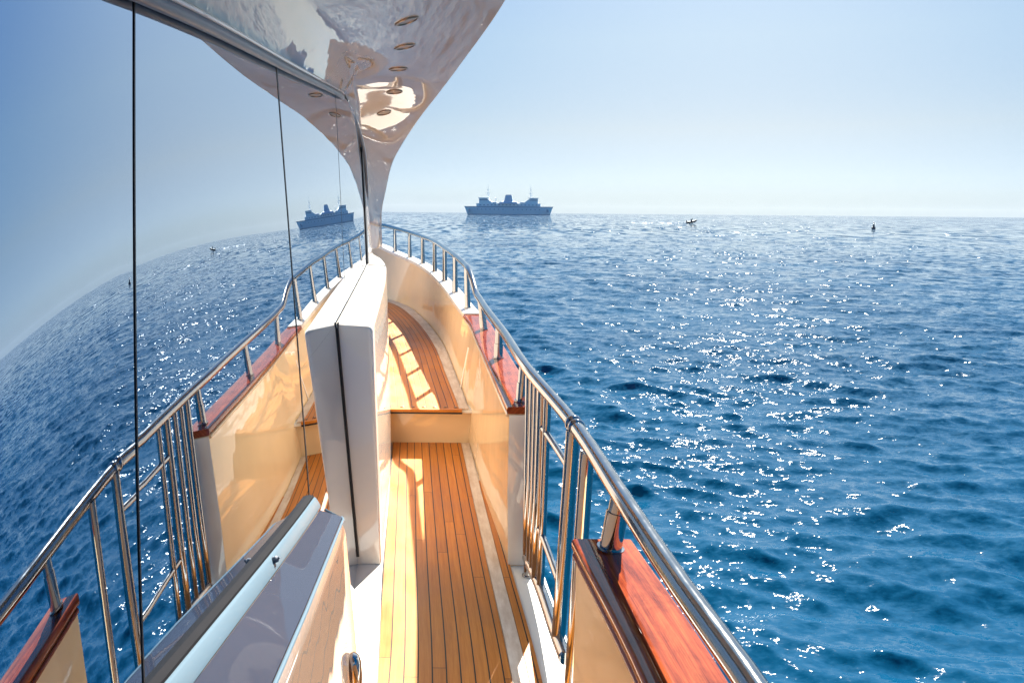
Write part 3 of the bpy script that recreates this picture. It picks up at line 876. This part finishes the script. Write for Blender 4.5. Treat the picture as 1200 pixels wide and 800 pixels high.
by = bpy.data.objects.new('marker_buoy', None); COL.objects.link(by); by.location = (105.3, 235, 0)
by['label'] = 'small dark marker buoy standing alone in the glitter below the horizon'; by['category'] = 'buoy'
o = mk('float', *tube([(0,0,-.4),(0,0,.1),(0,0,.45),(0,0,.62),(0,0,.68)], [.4,.55,.55,.45,.2], 18), mdk, None, dz=0); o.parent = by
o = mk('tower', *tube([(0,0,.66),(0,0,.7),(0,0,1.45),(0,0,1.5)], [.05,.32,.2,.05], 14), mdk, None, dz=0); o.parent = by
o = mk('topmark', *tube([(0,0,1.45),(0,0,1.62),(0,0,1.66),(0,0,1.95),(0,0,2.0)], [.03,.03,.16,.16,.02], 14), mdk, None, dz=0); o.parent = by

# ------------------------------------------------------------------ haze over the sea
HAZE = .00003
if HAZE:
    V, F = box((0, 0, 22.5), (10600, 10600, 51))
    hm = bpy.data.materials.new('sea_haze'); hm.use_nodes = True; hn = hm.node_tree
    hn.nodes.remove(hn.nodes['Principled BSDF'])
    pv = hn.nodes.new('ShaderNodeVolumePrincipled'); pv.inputs['Color'].default_value = (.80, .90, 1, 1)
    pv.inputs['Density'].default_value = HAZE; pv.inputs['Anisotropy'].default_value = .0
    hn.links.new(pv.outputs[0], hn.nodes['Material Output'].inputs['Volume'])
    mk('haze', V, F, hm, None, dz=0, smooth=False, kind='stuff')
# ------------------------------------------------------------------ sky, sun, camera
w = bpy.data.worlds.new('World'); SC.world = w; w.use_nodes = True
nt = w.node_tree; bg = nt.nodes['Background']
sky = nt.nodes.new('ShaderNodeTexSky'); sky.sky_type = 'NISHITA'; sky.sun_disc = False
sky.sun_elevation = rad(SUN_EL); sky.sun_rotation = rad(SUN_AZ)
sky.air_density = .6; sky.dust_density = 1.0; sky.ozone_density = 4.0; sky.altitude = 0
gm = nt.nodes.new('ShaderNodeGamma'); gm.inputs[1].default_value = .42
hs = nt.nodes.new('ShaderNodeHueSaturation'); hs.inputs['Saturation'].default_value = 2.35
nt.links.new(sky.outputs[0], gm.inputs[0]); nt.links.new(gm.outputs[0], hs.inputs['Color'])
gz = nt.nodes.new('ShaderNodeSeparateXYZ'); nt.links.new(coords(nt, 'Generated'), gz.inputs[0])
el = nt.nodes.new('ShaderNodeMapRange'); el.inputs['From Min'].default_value = 0; el.inputs['From Max'].default_value = .5
nt.links.new(gz.outputs['Z'], el.inputs['Value'])
tint = ramp(nt, el.outputs[0], [(0, (.62, .84, 1.17)), (.048, (.74, .89, 1.04)), (.2, (1.0, 1.0, .90)), (.4, (.99, 1.07, .96)), (.75, (.66, .93, 1.06))]).outputs[0]
nt.links.new(mix_c(nt, 1.0, hs.outputs[0], tint, 'MULTIPLY'), bg.inputs['Color'])
bg.inputs['Strength'].default_value = .070

sd = bpy.data.lights.new('sun', 'SUN'); sd.energy = 5.0; sd.angle = rad(.53); sd.color = (1., .95, .86)
so = bpy.data.objects.new('sun', sd); COL.objects.link(so)
d = Vector((math.sin(rad(SUN_AZ))*math.cos(rad(SUN_EL)), math.cos(rad(SUN_AZ))*math.cos(rad(SUN_EL)), math.sin(rad(SUN_EL))))
so.rotation_euler = d.to_track_quat('Z', 'Y').to_euler(); so.location = (20, 60, 60)

cd = bpy.data.cameras.new('camera'); cam = bpy.data.objects.new('camera', cd); COL.objects.link(cam)
cd.sensor_width = 36; cd.lens = 933/1200*36; cd.clip_start = .05; cd.clip_end = 40000
pitch = math.atan((400-248.9)/933)
cam.matrix_world = Matrix.Translation((0, 0, CAM_Z)) @ Matrix.Rotation(math.pi/2 - pitch, 4, 'X') @ Matrix.Rotation(rad(.5), 4, 'Z')
SC.camera = cam

SC.view_settings.view_transform = 'Standard'; SC.view_settings.look = 'None'
SC.view_settings.exposure = 2.35; SC.view_settings.gamma = 1
SC.render.engine = 'CYCLES'
SC.cycles.use_denoising = True
SC.cycles.denoising_prefilter = 'NONE'
SC.cycles.max_bounces = 10; SC.cycles.diffuse_bounces = 5; SC.cycles.glossy_bounces = 6
SC.cycles.sample_clamp_indirect = 3; SC.cycles.sample_clamp_direct = 3.5; SC.cycles.caustics_reflective = True
